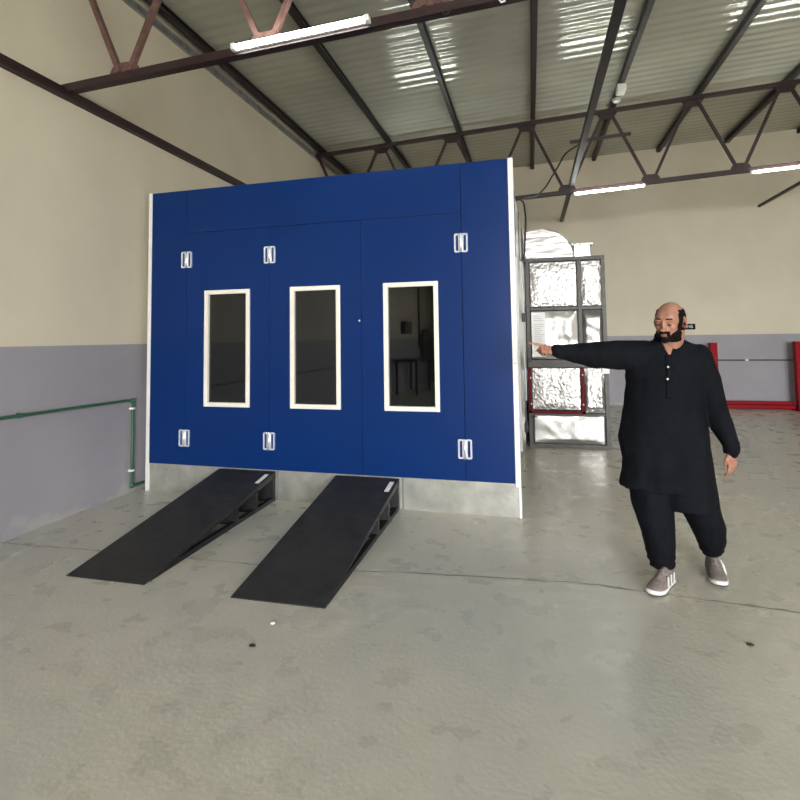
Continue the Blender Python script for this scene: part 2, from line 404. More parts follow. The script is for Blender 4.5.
# ------------------------------------------------------------------ things on the left wall, seen mirrored in the booth windows
t=thing('car_door','dark car door stored on the left wall, seen mirrored in the right booth window','car door',(.06,-8.2,.72))
b=B();prism(b,[(0,0),(1.0,0),(1.05,.2),(1.03,.62),(.0,.62),(-.03,.3)],-.04,.05,'x');obj('door_skin',b,M_dcar,t,bevel=.01)
b=B();prism(b,[(.0,.62),(1.03,.62),(.93,1.02),(.3,1.05)],-.01,.03,'x');prism(b,[(.08,.64),(.95,.64),(.87,.97),(.33,1.0)],-.012,.034,'x');obj('window_surround',b,M_dcar,t)
b=B();prism(b,[(.09,.65),(.94,.65),(.86,.96),(.34,.99)],.034,.038,'x');obj('door_window',b,M_cglass,t)
b=B();bb(b,(.05,.1,.5),(.065,.24,.53));obj('door_handle',b,M_chrome,t)
b=B();tube(b,[(.03,-6.95,1.2),(.03,-6.95,4.0)],.03,10);o=obj('wall_conduit',b,M_purlin,smooth=True);tag(o,'dark vertical conduit on the left wall, seen mirrored in the right booth window','conduit')
t=thing('distribution_box','dark electrical box on the left wall, seen mirrored in the right booth window','electrical box',(.0,-5.3,1.6))
b=B();bb(b,(0,-.3,0),(.16,.3,.35));obj('box_body',b,M_dcar,t,bevel=.01);b=B();bb(b,(.16,-.27,.03),(.17,.27,.32));obj('box_door',b,M_frame,t)
t=thing('tool_bench','low dark bench along the left wall, seen mirrored in the right booth window','bench',(.35,-5.0,0))
b=B();bb(b,(-.34,-.8,.86),(.3,.8,.92));obj('bench_top',b,M_dcar,t)
for xx in (-.3,.24):
    for yy in (-.75,.69):
        b=B();bb(b,(xx,yy,0),(xx+.06,yy+.06,.86));obj('leg',b,M_purlin,t)

# ------------------------------------------------------------------ paint booth
W,ZT,ZO,LEN=3.672,3.028,.277,7.0
WB=W-.035   # the body behind the front is a little narrower than the facade
booth=thing('paint_booth','big blue vehicle paint booth with three windowed door leaves','paint booth',(.1246,4.62,0),-.02145)
def part(name,b,m,parent=booth,**k): return obj(name,b,m,parent,**k)
# base plinth
b=B();bb(b,(.0,.012,0),(W,.06,ZO-.002));bb(b,(.0,.06,0),(WB,LEN,ZO-.002));part('base',b,M_galv)
for xx in (1.455,2.668):
    b=B();bb(b,(xx-.006,.004,.0),(xx+.006,.012,ZO-.002));part('base_seam',b,M_line)
b=B();bb(b,(.03,.006,ZO-.012),(W-.01,.03,ZO));part('base_rail',b,M_galv)
# shell
b=B();bb(b,(0,.05,ZO),(.05,LEN,ZT-.01));part('side_wall',b,M_side)
b=B();bb(b,(WB-.05,.05,ZO),(WB,LEN,ZT-.01));sw=part('side_wall',b,M_side)
b=B();bb(b,(.05,LEN-.05,ZO),(WB-.05,LEN,ZT-.01));part('rear_wall',b,M_side)
b=B();bb(b,(.05,.05,ZT-.06),(WB-.05,LEN-.05,ZT-.01));part('booth_roof',b,M_side)
# sealing strips of the inside (dark lining seen through the glass)
b=B();bb(b,(.05,.05,ZO),(.06,LEN-.05,ZT-.06));bb(b,(WB-.06,.05,ZO),(WB-.05,LEN-.05,ZT-.06));bb(b,(.06,LEN-.06,ZO),(WB-.06,LEN-.05,ZT-.06));bb(b,(.06,.05,ZO-.002),(WB-.06,LEN-.06,ZO+.01));bb(b,(.06,.05,ZT-.07),(WB-.06,LEN-.06,ZT-.06));part('inner_lining',b,M_inner)
# front panels
U0,U3=.45,3.225
DT=2.58
b=B();bb(b,(.03,0,ZO),(U0-.004,.05,ZT-.004));part('front_panel',b,M_blue,bevel=.003)
b=B();bb(b,(U0,0,DT+.006),(U3,.05,ZT-.004));part('front_panel',b,M_blue,bevel=.003)
b=B();bb(b,(U3+.004,0,ZO),(W-.032,.05,ZT-.004));part('front_panel',b,M_blue,bevel=.003)
b=B();bb(b,(U0-.004,.012,ZO),(U0,.05,ZT-.004));bb(b,(U3,.012,ZO),(U3+.004,.05,DT));bb(b,(U0,.012,DT),(U3,.05,DT+.006));part('front_seam',b,M_seam)
# door leaves
leafs=[(.451,1.3755,(.662,1.166)),(1.3785,2.2985,(1.592,2.098)),(2.3015,3.224,(2.512,3.015))]
for i,(a,c,(w0,w1)) in enumerate(leafs):
    z0,z1=.853,1.993
    b=B()
    bb(b,(a,0,ZO),(w0+.01,.05,DT));bb(b,(w1-.01,0,ZO),(c,.05,DT));bb(b,(w0+.01,0,ZO),(w1-.01,.05,z0+.01));bb(b,(w0+.01,0,z1-.01),(w1-.01,.05,DT))
    bmesh.ops.remove_doubles(b,verts=b.verts[:],dist=1e-5)
    d=part('door_leaf',b,M_blue)
    f=.042
    b=B()
    def slab(x0,zz0,x1,zz1):
        bb(b,(x0,-.014,zz0),(x1,.055,zz1))
    slab(w0,z0,w0+f,z1);slab(w1-f,z0,w1,z1);slab(w0+f,z0,w1-f,z0+f);slab(w0+f,z1-f,w1-f,z1)
    fr=part('window_frame',b,M_cream,d,bevel=.005)
    b=B();bb(b,(w0+f-.006,.018,z0+f-.006),(w1-f+.006,.024,z1-f+.006));part('window_glass',b,M_glass,d)
    if i<2:
        b=B();bb(b,(c+.0002,.012,ZO),(c+.0028,.05,DT));part('leaf_gap',b,M_seam,d)
b=B();tube(b,[(2.285,.002,1.66),(2.285,-.006,1.66)],.009,12);part('keyhole',b,M_chrome)
# hinges: knuckle between two open rounded leaves
def hinge(u,z):
    h=B();tube(h,[(u,-.012,z-.082),(u,-.012,z+.082)],.0125,14);hg=part('hinge',h,M_chrome,smooth=True)
    for s in (-1,1):
        b=B();w=.052;H=.166;t=.015
        cx=u+s*(w/2+.008)
        outer=[];inner=[]
        def rr(hw,hh,r):
            P=[]
            for qx,qz,a0 in ((1,1,0),(-1,1,90),(-1,-1,180),(1,-1,270)):
                for k in range(5):
                    a=math.radians(a0+k*22.5);P.append((cx+qx*(hw-r)+r*math.cos(a),z+qz*(hh-r)+r*math.sin(a)))
            return P
        o_=rr(w/2,H/2,.014);i_=rr(w/2-t,H/2-t,.006)
        n=len(o_)
        V=[[b.verts.new((p[0],yy,p[1])) for p in P] for P,yy in ((o_,-.010),(i_,-.010),(i_,0),(o_,0))]
        for q in range(4):
            A=V[q];C=V[(q+1)%4]
            for k in range(n): b.faces.new((A[k],A[(k+1)%n],C[(k+1)%n],C[k]))
        part('hinge_leaf',b,M_chrome,hg)
for u,z in ((U0,2.312),(1.377,2.312),(U3,2.316),(U0-.008,.54),(1.372,.544),(U3,.546)): hinge(u,z)
# corner trims: white profiles, right one runs to the floor
b=B();bb(b,(-.012,-.004,0),(.028,.06,ZT));part('corner_trim',b,M_white,bevel=.004)
b=B();bb(b,(W-.034,-.004,ZO-.03),(W+.010,.06,ZT));part('corner_trim',b,M_white,bevel=.004)
b=B();bb(b,(W-.008,-.002,0),(W+.012,.05,ZO-.03));part('corner_post',b,M_white)
# right side wall: panel joints, service door with black latches and a pale lever
for yy in (1.0,2.0,3.0,4.0,5.0,6.0):
    b=B();bb(b,(WB,yy-.015,ZO),(WB+.010,yy+.015,ZT-.01));part('panel_joint',b,M_frame)
b=B();bb(b,(WB,.9,.35),(WB+.03,1.72,2.3));sd=part('service_door',b,M_side,bevel=.004)
for z in (1.71,.47):
    b=B();bb(b,(WB+.03,1.58,z-.05),(WB+.065,1.70,z+.05));part('door_latch',b,M_black,sd,bevel=.006)
b=B();tube(b,[(WB+.03,1.45,1.13),(WB+.06,1.45,1.13),(WB+.06,1.45,.80),(WB+.03,1.45,.80)],.014,10);part('door_lever',b,M_grate,sd,smooth=True)
for yy in (1.95,):
    b=B();bb(b,(WB,yy,.9),(WB+.045,yy+.5,2.4));part('cable_trunk',b,M_side,bevel=.004)
# rivets on the right trim
for z in (.62,1.5,2.05,2.45,2.72,.98,1.27):
    b=B();ell(b,(W-.012,-.005,z),(.005,.003,.005),seg=8);part('rivet',b,M_chrome)

# ------------------------------------------------------------------ ramps
def ramp_thing(x0,x1,yb,yt,lab):
    t=thing('loading_ramp',lab,'ramp',(x0,yb,0),0,'loading ramps at the booth doors')
    w=x1-x0;L=yt-yb;H=.262;al=math.atan2(H,L)
    b=B()
    prism(b,[(0,.0),(0,.006),(L,H+.006),(L,H-.006)],0,w,'x');obj('deck_plate',b,M_ramp,t,bevel=.002)
    for s in (0,1):
        xa=s*(w-.04)
        b=B();prism(b,[(.05,.001),(.30,.035),(L,H-.045),(L,H-.006),(.05,.006)],xa,xa+.04,'x');obj('top_stringer',b,M_rampf,t)
        b=B();prism(b,[(.06,0),(.06,.003),(.34,.034),(L,.034),(L,0)],xa+.001,xa+.039,'x');obj('bottom_stringer',b,M_rampf,t)
        for f in (.62,.80,.985):
            yy=L*f;b=B();bb(b,(xa,yy-.022,.03),(xa+.04,yy+.018,H*f-.03));obj('upright',b,M_rampf,t)
    for f in (.62,.80,.985):
        b=B();bb(b,(.04,L*f-.01,.0),(w-.04,L*f+.005,H*f-.02));obj('cross_member',b,M_rampf,t)
    b=B();M=Matrix.Translation((w-.045,L*.90,H*.90+.0065))@Matrix.Rotation(al,4,'X')
    bx(b,(0,0,.0008),(.04,.19,.0015),M);obj('sticker',b,M_sticker,t)
ramp_thing(.975,1.565,2.86,4.58,'black steel loading ramp at the left door leaf, nearer the left wall')
ramp_thing(2.175,2.765,2.83,4.555,'black steel loading ramp at the middle door leaf, the right one of the pair')

# ------------------------------------------------------------------ foil-clad heating unit
UX0,UX1,UY0,UY1,UZ=3.866,4.90,7.45,8.95,2.56
u=thing('heating_unit','foil-clad heating unit in a grey and red steel frame beside the booth','heating unit',(0,0,0))
fw=.05
def post(x,y,z0=0,z1=UZ,m=M_frame,nm='frame_post',w=fw):
    b=B();bb(b,(x,y,z0),(x+w,y+w,z1));obj(nm,b,m,u,bevel=.003)
post(UX0,UY0);post(UX1-fw,UY0);post(UX0,UY1-fw);post(UX1-fw,UY1-fw);post(4.545,UY0,1.2,UZ)
def rail(x0,x1,y,z0,z1,m=M_frame,nm='frame_rail'):
    b=B();bb(b,(x0,y,z0),(x1,y+.05,z1));obj(nm,b,m,u,bevel=.003)
rail(UX0-.008,UX1,UY0-.004,UZ-.045,UZ+.004);rail(UX0+fw,UX1-fw,UY0+.002,1.845,1.885);rail(UX0+.02,UX1-fw,UY0-.012,1.07,1.17)
rail(UX0+fw,UX1-fw,UY0,.425,.452);rail(UX0,UX1,UY0-.002,0.0,.05)
for x in (UX0,UX1-fw):
    for z in (0,UZ-.05,1.09):
        b=B();bb(b,(x,UY0+fw,z),(x+fw,UY1-fw,z+.05));obj('frame_rail',b,M_frame,u)
rail(UX0,UX1,UY1-fw,UZ-.05,UZ);rail(UX0,UX1,UY1-fw,0,.05)
# red inner frame
b=B();bb(b,(3.872,UY0-.016,.452),(3.910,UY0,1.07));obj('red_post',b,M_dred,u)
b=B();bb(b,(4.555,UY0-.016,.452),(4.592,UY0+.03,1.07));obj('red_post',b,M_dred,u)
b=B();bb(b,(3.872,UY0-.016,.452),(4.592,UY0,.49));obj('red_rail',b,M_dred,u)
for x,z in ((3.903,.93),(3.903,.58),(4.573,.97),(4.573,.58)):
    b=B();ell(b,(x,UY0-.018,z),(.011,.005,.013),seg=8);obj('bolt',b,M_clip,u)
def panel(x0,x1,z0,z1,m,y=UY0+.03,amp=.012,sd=0,nm='foil_panel'):
    b=B();nx,nz=28,28;V=[]
    for j in range(nz+1):
        row=[]
        for i in range(nx+1):
            s,tt=i/nx,j/nz;e=min(s,1-s,tt,1-tt)*6;e=min(1,e)
            x=x0+(x1-x0)*s;z=z0+(z1-z0)*tt
            d=e*(amp*1.1+amp*noise.noise(Vector((x*2.2+sd,z*2.6,sd)))+amp*.4*noise.noise(Vector((x*9+sd,z*9,sd))))
            row.append(b.verts.new((x,y-d,z)))
        V.append(row)
    for j in range(nz):
        for i in range(nx): b.faces.new((V[j][i],V[j][i+1],V[j+1][i+1],V[j+1][i]))
    o=obj(nm,b,m,u,smooth=True)
    s=o.modifiers.new('solid','SOLIDIFY');s.thickness=.012;s.offset=-1
panel(UX0+fw,4.545,1.885,UZ-.045,M_foil,sd=1)
panel(4.595,UX1-fw,1.885,UZ-.045,M_foil,sd=2)
panel(UX0+fw,4.545,1.17,1.845,M_foil2,amp=.03,sd=3)
panel(4.595,UX1-fw,1.17,1.845,M_foil2,amp=.03,sd=4)
panel(3.910,4.555,.49,1.07,M_foil,sd=5)
panel(4.592,UX1-fw,.452,1.07,M_foil,amp=.02,sd=6)
panel(UX0+fw,UX1-fw,.05,.425,M_foil2,amp=.012,sd=7)
b=B();bb(b,(UX0+.06,UY0+.07,.03),(UX1-.012,UY1-.06,UZ-.02));obj('casing',b,M_foil,u)
b=B();bb(b,(4.12,UY0+.012,.365),(4.30,UY0+.02,.372));obj('slot',b,M_black,u)
b=B();bb(b,(3.90,UY0-.03,.40),(3.98,UY0,.412));bb(b,(3.9,UY0-.03,.385),(3.925,UY0-.01,.41));obj('catch',b,M_black,u)
b=B();bb(b,(4.82,UY0-.03,.99),(4.91,UY0-.004,1.06));obj('bracket',b,M_clip,u)
b=B();bb(b,(3.87,UY0-.04,1.14),(3.925,UY0-.012,1.2));obj('catch',b,M_black,u)
# white instruction sheet fixed to the unit
t=thing('instruction_sheet','white laminated instruction sheet on the foil unit, pointed at by the man','sheet',(3.932,UY0-.022,1.205))
b=B();bx(b,(.092,0,.31),(.185,.006,.60));obj('sheet',b,M_paper,t)
for z in [.56-.028*k for k in range(19)]:
    if random.random()<.85:
        L=random.uniform(.06,.14);b=B();bx(b,(.03+L/2,-.004,z),(L,.002,.008));obj('print_line',b,M_ink,t)
# duct elbow from the unit to the booth side
e=thing('duct_elbow','foil-wrapped duct elbow on top of the heating unit joining the booth','duct',(0,0,0))
prof=[(3.856,2.975),(4.13,2.985)]
for k in range(0,11):
    a=math.radians(90-9*k);prof.append((4.13+.40*math.cos(a),2.585+.40*math.sin(a)))
prof+=[(4.53,2.562),(3.856,2.562)]
b=B();prism(b,prof,7.56,8.25,'y')
obj('duct_body',b,M_foilr,e,bevel=.02)
b=B();bb(b,(3.850,7.555,2.575),(3.866,8.255,3.0));obj('duct_flange',b,M_foil,e)
t=thing('foil_box','small foil-covered duct box with a rim on top of the heating unit','duct box',(4.68,8.2,UZ+.004))
b=B();bx(b,(0,0,.13),(.24,.3,.26));obj('box_body',b,M_foil2,t,bevel=.01);b=B();bx(b,(0,0,.262),(.29,.35,.022));obj('box_rim',b,M_foil,t)
# black cable from the roof to the booth side
t=thing('power_cable','black cable looping from the roof truss down to the booth side','cable',(0,0,0))
P=[(4.64,9.20,4.03),(4.70,9.15,4.35),(4.79,9.05,4.66),(4.74,9.0,4.62),(4.55,8.9,4.47),(4.43,8.8,4.25),(4.30,8.6,4.0),(4.20,8.4,3.80),(4.05,8.1,3.60),(3.90,7.75,3.49),(3.845,7.6,3.43),(3.84,7.55,3.41),(3.87,7.5,3.36),(3.885,7.46,3.25),(3.893,7.42,3.1),(3.883,7.40,2.9),(3.868,7.4,2.7),(3.862,7.4,2.56)]
# smooth with Catmull-Rom
def crom(P,n=6):
    P=[Vector(p) for p in P];Q=[P[0]]+P+[P[-1]];out=[]
    for i in range(1,len(Q)-2):
        for k in range(n):
            s=k/n;a,b_,c,d=Q[i-1],Q[i],Q[i+1],Q[i+2]
            out.append(.5*((2*b_)+(c-a)*s+(2*a-5*b_+4*c-d)*s*s+(3*b_-a-3*c+d)*s**3))
    out.append(P[-1]);return out
b=B();tube(b,crom(P),.013,8);obj('cable',b,M_cable,t,smooth=True)
b=B();bb(b,(3.846,7.36,2.50),(3.876,7.44,2.58));obj('cable_gland',b,M_black,t)

# ------------------------------------------------------------------ red stand on the far wall
r=thing('red_rack','red steel post frame with a low red beam against the grey far wall','red frame',(0,0,0))
b=B();bx(b,(8.93,11.72,.66),(.18,.12,1.32));p1=obj('post',b,M_red,r,bevel=.008)
b=B();bx(b,(8.93,11.72,.006),(.30,.28,.012));obj('foot_plate',b,M_red,r)
b=B();bx(b,(7.49,11.9,.655),(.13,.12,1.31));obj('post',b,M_red,r,bevel=.008)
b=B();bx(b,(7.49,11.9,.006),(.25,.28,.012));obj('foot_plate',b,M_red,r)
b=B();bb(b,(7.3,11.80,.012),(8.86,11.92,.085));bb(b,(7.3,11.86,.085),(8.86,11.92,.15));obj('low_beam',b,M_red,r,bevel=.01)
# door sign
s=thing('wall_sign','small dark wall sign with white lettering on the cream far wall behind the man','sign',(7.045,Y1-.012,1.645))
b=B();bx(b,(0,0,0),(.38,.02,.12));obj('sign_plate',b,M_sign,s,bevel=.003)
cu=bpy.data.curves.new('lettering','FONT');cu.body='LOUNS';cu.size=.088;cu.align_x='CENTER';cu.align_y='CENTER';cu.extrude=.001
to=bpy.data.objects.new('tmp_text',cu);COL.objects.link(to);bpy.context.view_layer.update()
dg=bpy.context.evaluated_depsgraph_get();me=bpy.data.meshes.new_from_object(to.evaluated_get(dg));bpy.data.objects.remove(to)
me.materials.clear();me.materials.append(M_txt);lo=bpy.data.objects.new('lettering',me);COL.objects.link(lo);lo.parent=s;lo.location=(.0,-.012,0);lo.rotation_euler=(PI/2,0,0)

# small marks and debris on the floor
random.seed(11)
for i,(x,y) in enumerate(((4.90,2.95),(2.55,2.42))):
    b=B();ell(b,(0,0,.004),(.018,.012,.005),seg=8)
    o=obj('floor_debris',b,M_black,loc=(x,y,0));tag(o,['small dark scrap on the floor right of the man\'s shoes','small dark scrap on the floor in front of the ramps'][i],'debris')
b=B();ell(b,(0,0,.004),(.014,.012,.005),seg=8);o=obj('floor_debris',b,M_clip,loc=(2.55,2.63,0));tag(o,'small white chip on the floor just before the right ramp','debris')

# ------------------------------------------------------------------ the man
def solid(bm_obj_name,bm,voxel,mats,parent,smooth_it=2,disp=None,post=None):
    me=bpy.data.meshes.new('t');bm.to_mesh(me);bm.free()
    o=bpy.data.objects.new('t',me);COL.objects.link(o)
    r=o.modifiers.new('r','REMESH');r.mode='VOXEL';r.voxel_size=voxel;r.adaptivity=0;r.use_smooth_shade=True
    s=o.modifiers.new('s','SMOOTH');s.iterations=smooth_it;s.factor=.5
    bpy.context.view_layer.update();dg=bpy.context.evaluated_depsgraph_get()
    m2=bpy.data.meshes.new_from_object(o.evaluated_get(dg));bpy.data.objects.remove(o)
    m2.name=bm_obj_name
    if disp:
        nr=[v.normal.copy() for v in m2.vertices]
        for v,n in zip(m2.vertices,nr): v.co+=disp(v.co,n)
    for p in m2.polygons:p.use_smooth=True
    m2.materials.clear()
    for m in mats:m2.materials.append(m)
    if post:post(m2)
    q=bpy.data.objects.new(bm_obj_name,m2);COL.objects.link(q);q.parent=parent
    return q
def chain(bm,pts,rs,seg=12):
    """overlapping spheres and cones: a tapered limb"""
    for p,rr_ in zip(pts,rs): ell(bm,p,(rr_,rr_,rr_),seg=seg)
    for (p,q,ra,rb) in zip(pts,pts[1:],rs,rs[1:]): tube(bm,[p,q],[ra,rb],seg)
def hand(bm,Wp,U,V,N,curls,S=1,thumb=None):
    """U finger direction, V across the knuckles (index -> little), N palm side"""
    U,V,N=nrm(U),nrm(V),nrm(N);Wp=Vector(Wp)
    P=lambda a,b_,c:Wp+U*a*S+V*b_*S+N*c*S
    # palm
    for a,hw,th in ((.0,.024,.019),(.03,.034,.017),(.06,.039,.0155),(.085,.039,.013)):
        for k in (-1,-.5,0,.5,1):
            ell(bm,P(a,(hw-.012)*k,0),(th*S,)*3,seg=10)
    lens=[(.042,.026,.021),(.046,.030,.022),(.042,.028,.021),(.034,.021,.018)]
    rads=[.0095,.0098,.0092,.0082];offs=[-.029,-.0095,.0095,.028];base=[.088,.092,.089,.082]
    for i in range(4):
        p=P(base[i],offs[i],0);ang=0;pts=[P(base[i]-.02,offs[i]*.95,0),p];c=curls[i]
        for L,cc in zip(lens[i],c):
            ang+=math.radians(cc);p=p+(U*math.cos(ang)+N*math.sin(ang))*L*S;pts.append(p)
        chain(bm,pts,[rads[i]*S*1.1,rads[i]*S,rads[i]*S*.95,rads[i]*S*.88,rads[i]*S*.72],10)
    tp=[P(.02,-.022,.006),P(.048,-.044,.014),P(.078,-.054,.022),P(.10,-.052,.028)] if thumb is None else [P(*q) for q in thumb]
    chain(bm,tp,[.017*S,.013*S,.0108*S,.0085*S],10)

man=thing('person','bald bearded person in a loose black kameez pointing left with outstretched arm','person',(4.80,3.6,0))
inv=Matrix.Translation((-4.80,-3.6,0))
HC=Vector((4.738,3.50,1.597));HS=.99
HR=Matrix.Rotation(math.radians(-34),4,'Z')@Matrix.Rotation(math.radians(7),4,'X')@Matrix.Rotation(math.radians(3),4,'Y')
HM=Matrix.Translation(HC)@HR@Matrix.Scale(HS,4)
HI=HM.inverted()
def head(bm):
    e=lambda c,r,rot=None:ell(bm,c,r,HM,24,rot)
    e((0,.012,.0),(.079,.098,.096));e((0,-.04,-.002),(.067,.058,.066));e((0,-.045,-.06),(.058,.052,.07))
    for s in (-1,1):
        e((s*.037,-.062,-.048),(.025,.028,.026));e((s*.045,-.025,-.092),(.020,.045,.032))
        e((s*.029,-.088,-.007),(.027,.013,.0095));e((s*.013,-.104,-.064),(.0095,.012,.0085))
        e((s*.031,-.080,-.025),(.0160,.0148,.0120))
        e((s*.086,.012,-.030),(.0085,.021,.034),Matrix.Rotation(s*.35,4,'Z'));e((s*.080,.012,-.05),(.009,.012,.014))
        e((s*.03,.05,-.09),(.035,.04,.05))
    e((0,-.045,-.100),(.047,.048,.040));e((0,-.082,-.120),(.025,.019,.019))
    e((0,-.098,-.035),(.0105,.014,.03));e((0,-.113,-.062),(.0135,.0155,.0125))
    e((0,-.094,-.090),(.024,.011,.0062));e((0,-.092,-.101),(.021,.011,.0075));e((0,-.082,-.095),(.034,.018,.024))
bm=B();head(bm)
# neck and trunk
NB=Vector((4.748,3.60,1.40))
chain(bm,[HM@Vector((0,.035,-.06)),HM@Vector((0,.04,-.12)),NB],[.066,.064,.07],16)
for z,rx,ry in ((1.38,.12,.08),(1.30,.165,.10),(1.18,.175,.115),(1.05,.17,.12),(.95,.165,.12),(.85,.165,.12)):
    ell(bm,(4.725,3.62,z),(rx,ry,.09))
# legs
HipL,HipR=Vector((4.64,3.62,.85)),Vector((4.82,3.64,.85))
KL,AL=Vector((4.63,3.58,.47)),Vector((4.668,3.60,.09))
KR,AR=Vector((4.90,3.66,.47)),Vector((4.995,3.80,.10))
for h,k,a in ((HipL,KL,AL),(HipR,KR,AR)):
    chain(bm,[h,h.lerp(k,.5),k,k.lerp(a,.35),a],[.095,.08,.058,.052,.036],14)
ell(bm,(4.64,3.535,.04),(.028,.08,.025),rot=Matrix.Rotation(math.radians(-24),4,'Z'));ell(bm,(4.985,3.74,.04),(.028,.08,.025))
# arms
SLs,EL,WL=Vector((4.58,3.61,1.375)),Vector((4.315,3.52,1.372)),Vector((4.065,3.435,1.408))
SRs,ER,WR=Vector((4.93,3.62,1.35)),Vector((4.997,3.64,1.07)),Vector((5.056,3.565,.80))
chain(bm,[SLs,SLs.lerp(EL,.5),EL,EL.lerp(WL,.35),WL],[.062,.05,.042,.040,.027],14)
chain(bm,[SRs,SRs.lerp(ER,.5),ER,ER.lerp(WR,.35),WR],[.062,.05,.042,.040,.027],14)
hand(bm,WL+Vector((-.01,0,.0)),(-.97,-.12,.12),(.08,-.55,-.83),(-.05,.80,-.55),
     [(-16,6,4),(62,85,50),(70,85,50),(75,85,45)],.88,
     thumb=[(.02,-.02,.008),(.045,-.034,.022),(.068,-.028,.036),(.085,-.012,.042)])
hand(bm,WR+Vector((0,-.005,-.01)),(-.05,-.18,-.98),(.80,.55,-.1),(-.25,.8,-.12),
     [(22,30,20),(26,34,22),(30,36,24),(34,38,24)],.88,
     thumb=[(.02,-.022,.004),(.045,-.04,.010),(.07,-.046,.02),(.092,-.042,.03)])
bmesh.ops.transform(bm,matrix=inv,verts=bm.verts[:])
INVI=inv.inverted()
def lipmark(me):
    for p in me.polygons:
        q=HI@(INVI@p.center)
        if q.y<-.088 and -.109<q.z<-.084 and abs(q.x)<.025: p.material_index=1
body=solid('body',bm,.0042,[M_skin,M_lip],man,2,post=lipmark)
def shell(name,cond,off,m,jit=0):
    """a thin layer grown from the faces of the body chosen by cond(local head point)"""
    me=body.data;b=B();vm={}
    for p in me.polygons:
        q=HI@(INVI@p.center)
        if abs(q.x)<.16 and abs(q.z)<.2 and cond(q):
            vs=[]
            for vi in p.vertices:
                if vi not in vm:
                    v=me.vertices[vi];ql=HI@(INVI@v.co)
                    k=off*(1+jit*noise.noise(ql*90));vm[vi]=b.verts.new(v.co+v.normal*k)
                vs.append(vm[vi])
            b.faces.new(vs)
    o=obj(name,b,m,man,smooth=True)
    s=o.modifiers.new('s','SOLIDIFY');s.thickness=off*1.6;s.offset=-1
    return o
def n3(q,s=40): return noise.noise(q*s)
# side and back hair
def hairc(q):
    top=.052+.006*n3(q,30)
    return q.z<top and q.z>-.075 and q.y>-.03-(.01 if q.z<.03 else 0)+.004*n3(q) and (abs(q.x)>.055 or q.y>.05) and not (abs(q.x)>.066 and -.09<q.z<.010 and -.008<q.y<.045 )
shell('hair',hairc,.005,M_hair,.4)
def beardc(q):
    j=.004*n3(q,60)
    if q.y>.012 or q.z>-.01: return False
    if q.y>-.006 and q.z>-.085: return False
    # sideburn
    if abs(q.x)>.050 and q.y>-.034+j and q.z>-.095: return True
    line=-.068-.0*abs(q.x)+j            # upper beard line on the cheek
    if abs(q.x)>.03: line=-.096+ (abs(q.x)-.03)*1.0+j
    if q.z<line:
        # keep lips free
        if abs(q.x)<.019 and -.105<q.z<-.087 and q.y<-.085: return False
        if q.z<-.165: return False
        if abs(q.x)<.030 and q.z>-.073: return False
        return q.z>-.152+.25*max(0,q.y+.04)+j
    return False
shell('beard',beardc,.004,M_hair,.6)
def browc(q): return .014<abs(q.x)<.045 and q.y<-.07 and abs(q.z-(.0005+.003*(1-abs(abs(q.x)-.03)/.02)))<.003
shell('eyebrows',browc,.0018,M_hair,.3)
for s in (-1,1):
    b=B();ell(b,(0,0,0),(.0125*HS,)*3,inv@Matrix.Translation(HM@Vector((s*.031,-.0835,-.0310))));ey=obj('eye',b,M_eye,man,smooth=True)
    b=B();ell(b,(0,0,0),(.0062*HS,)*3,inv@Matrix.Translation(HM@Vector((s*.031-.002,-.0905,-.0335))));obj('iris',b,M_iris,ey,smooth=True)
# shalwar (trousers)
bm=B()
def rings(bm,R,n=32,wob=0,sd=0):
    out=[]
    for (cx,cy,z,rx,ry) in R:
        out.append([Vector((cx+rx*math.cos(a)*(1+wob*math.sin(5*a+sd+z*9)),cy+ry*math.sin(a)*(1+wob*math.sin(4*a+sd+z*11)),z)) for a in [2*PI*k/n for k in range(n)]])
    ring_loft(bm,out)
rings(bm,[(4.655,3.59,.07,.056,.062),(4.652,3.585,.11,.072,.078),(4.640,3.575,.22,.083,.095),(4.628,3.575,.34,.10,.11),(4.618,3.59,.46,.122,.125),(4.62,3.61,.60,.135,.14),(4.64,3.62,.85,.13,.14)],wob=.03)
rings(bm,[(4.995,3.80,.105,.050,.060),(4.990,3.785,.135,.064,.075),(4.980,3.77,.20,.085,.095),(4.955,3.735,.30,.10,.11),(4.90,3.68,.42,.118,.125),(4.865,3.65,.55,.13,.14),(4.82,3.63,.85,.13,.14)],wob=.03,sd=2)
rings(bm,[(4.735,3.62,.475,.05,.08),(4.74,3.62,.52,.16,.13),(4.735,3.62,.62,.23,.15),(4.73,3.62,.9,.21,.14)])
bmesh.ops.transform(bm,matrix=inv,verts=bm.verts[:])
def folds(co,n):
    a=math.atan2(co.y,co.x)
    d=.008*noise.noise(Vector((co.x*13,co.y*13,co.z*3.2)))+.004*noise.noise(Vector((co.x*26,co.y*26,co.z*9)))
    if co.z<.2: d+=.006*math.sin(co.z*150+6*noise.noise(Vector((co.x*8,co.y*8,0))))*max(0,min(1,(.2-co.z)/.1))
    return n*d
sh=solid('trousers',bm,.008,[M_cloth],man,3,disp=folds)
# kameez (long shirt with sleeves)
bm=B()
R=[(4.712,3.61,.555,.262,.175),(4.712,3.61,.64,.262,.172),(4.712,3.612,.72,.255,.17),(4.700,3.613,.85,.262,.168),(4.702,3.612,.97,.243,.165),(4.706,3.61,1.10,.226,.158),(4.716,3.61,1.20,.226,.15),(4.733,3.61,1.29,.236,.138),(4.742,3.612,1.355,.232,.118),(4.746,3.614,1.40,.205,.100),(4.748,3.61,1.435,.150,.085),(4.748,3.60,1.458,.098,.076),(4.748,3.597,1.475,.078,.072)]
rings(bm,R,48)
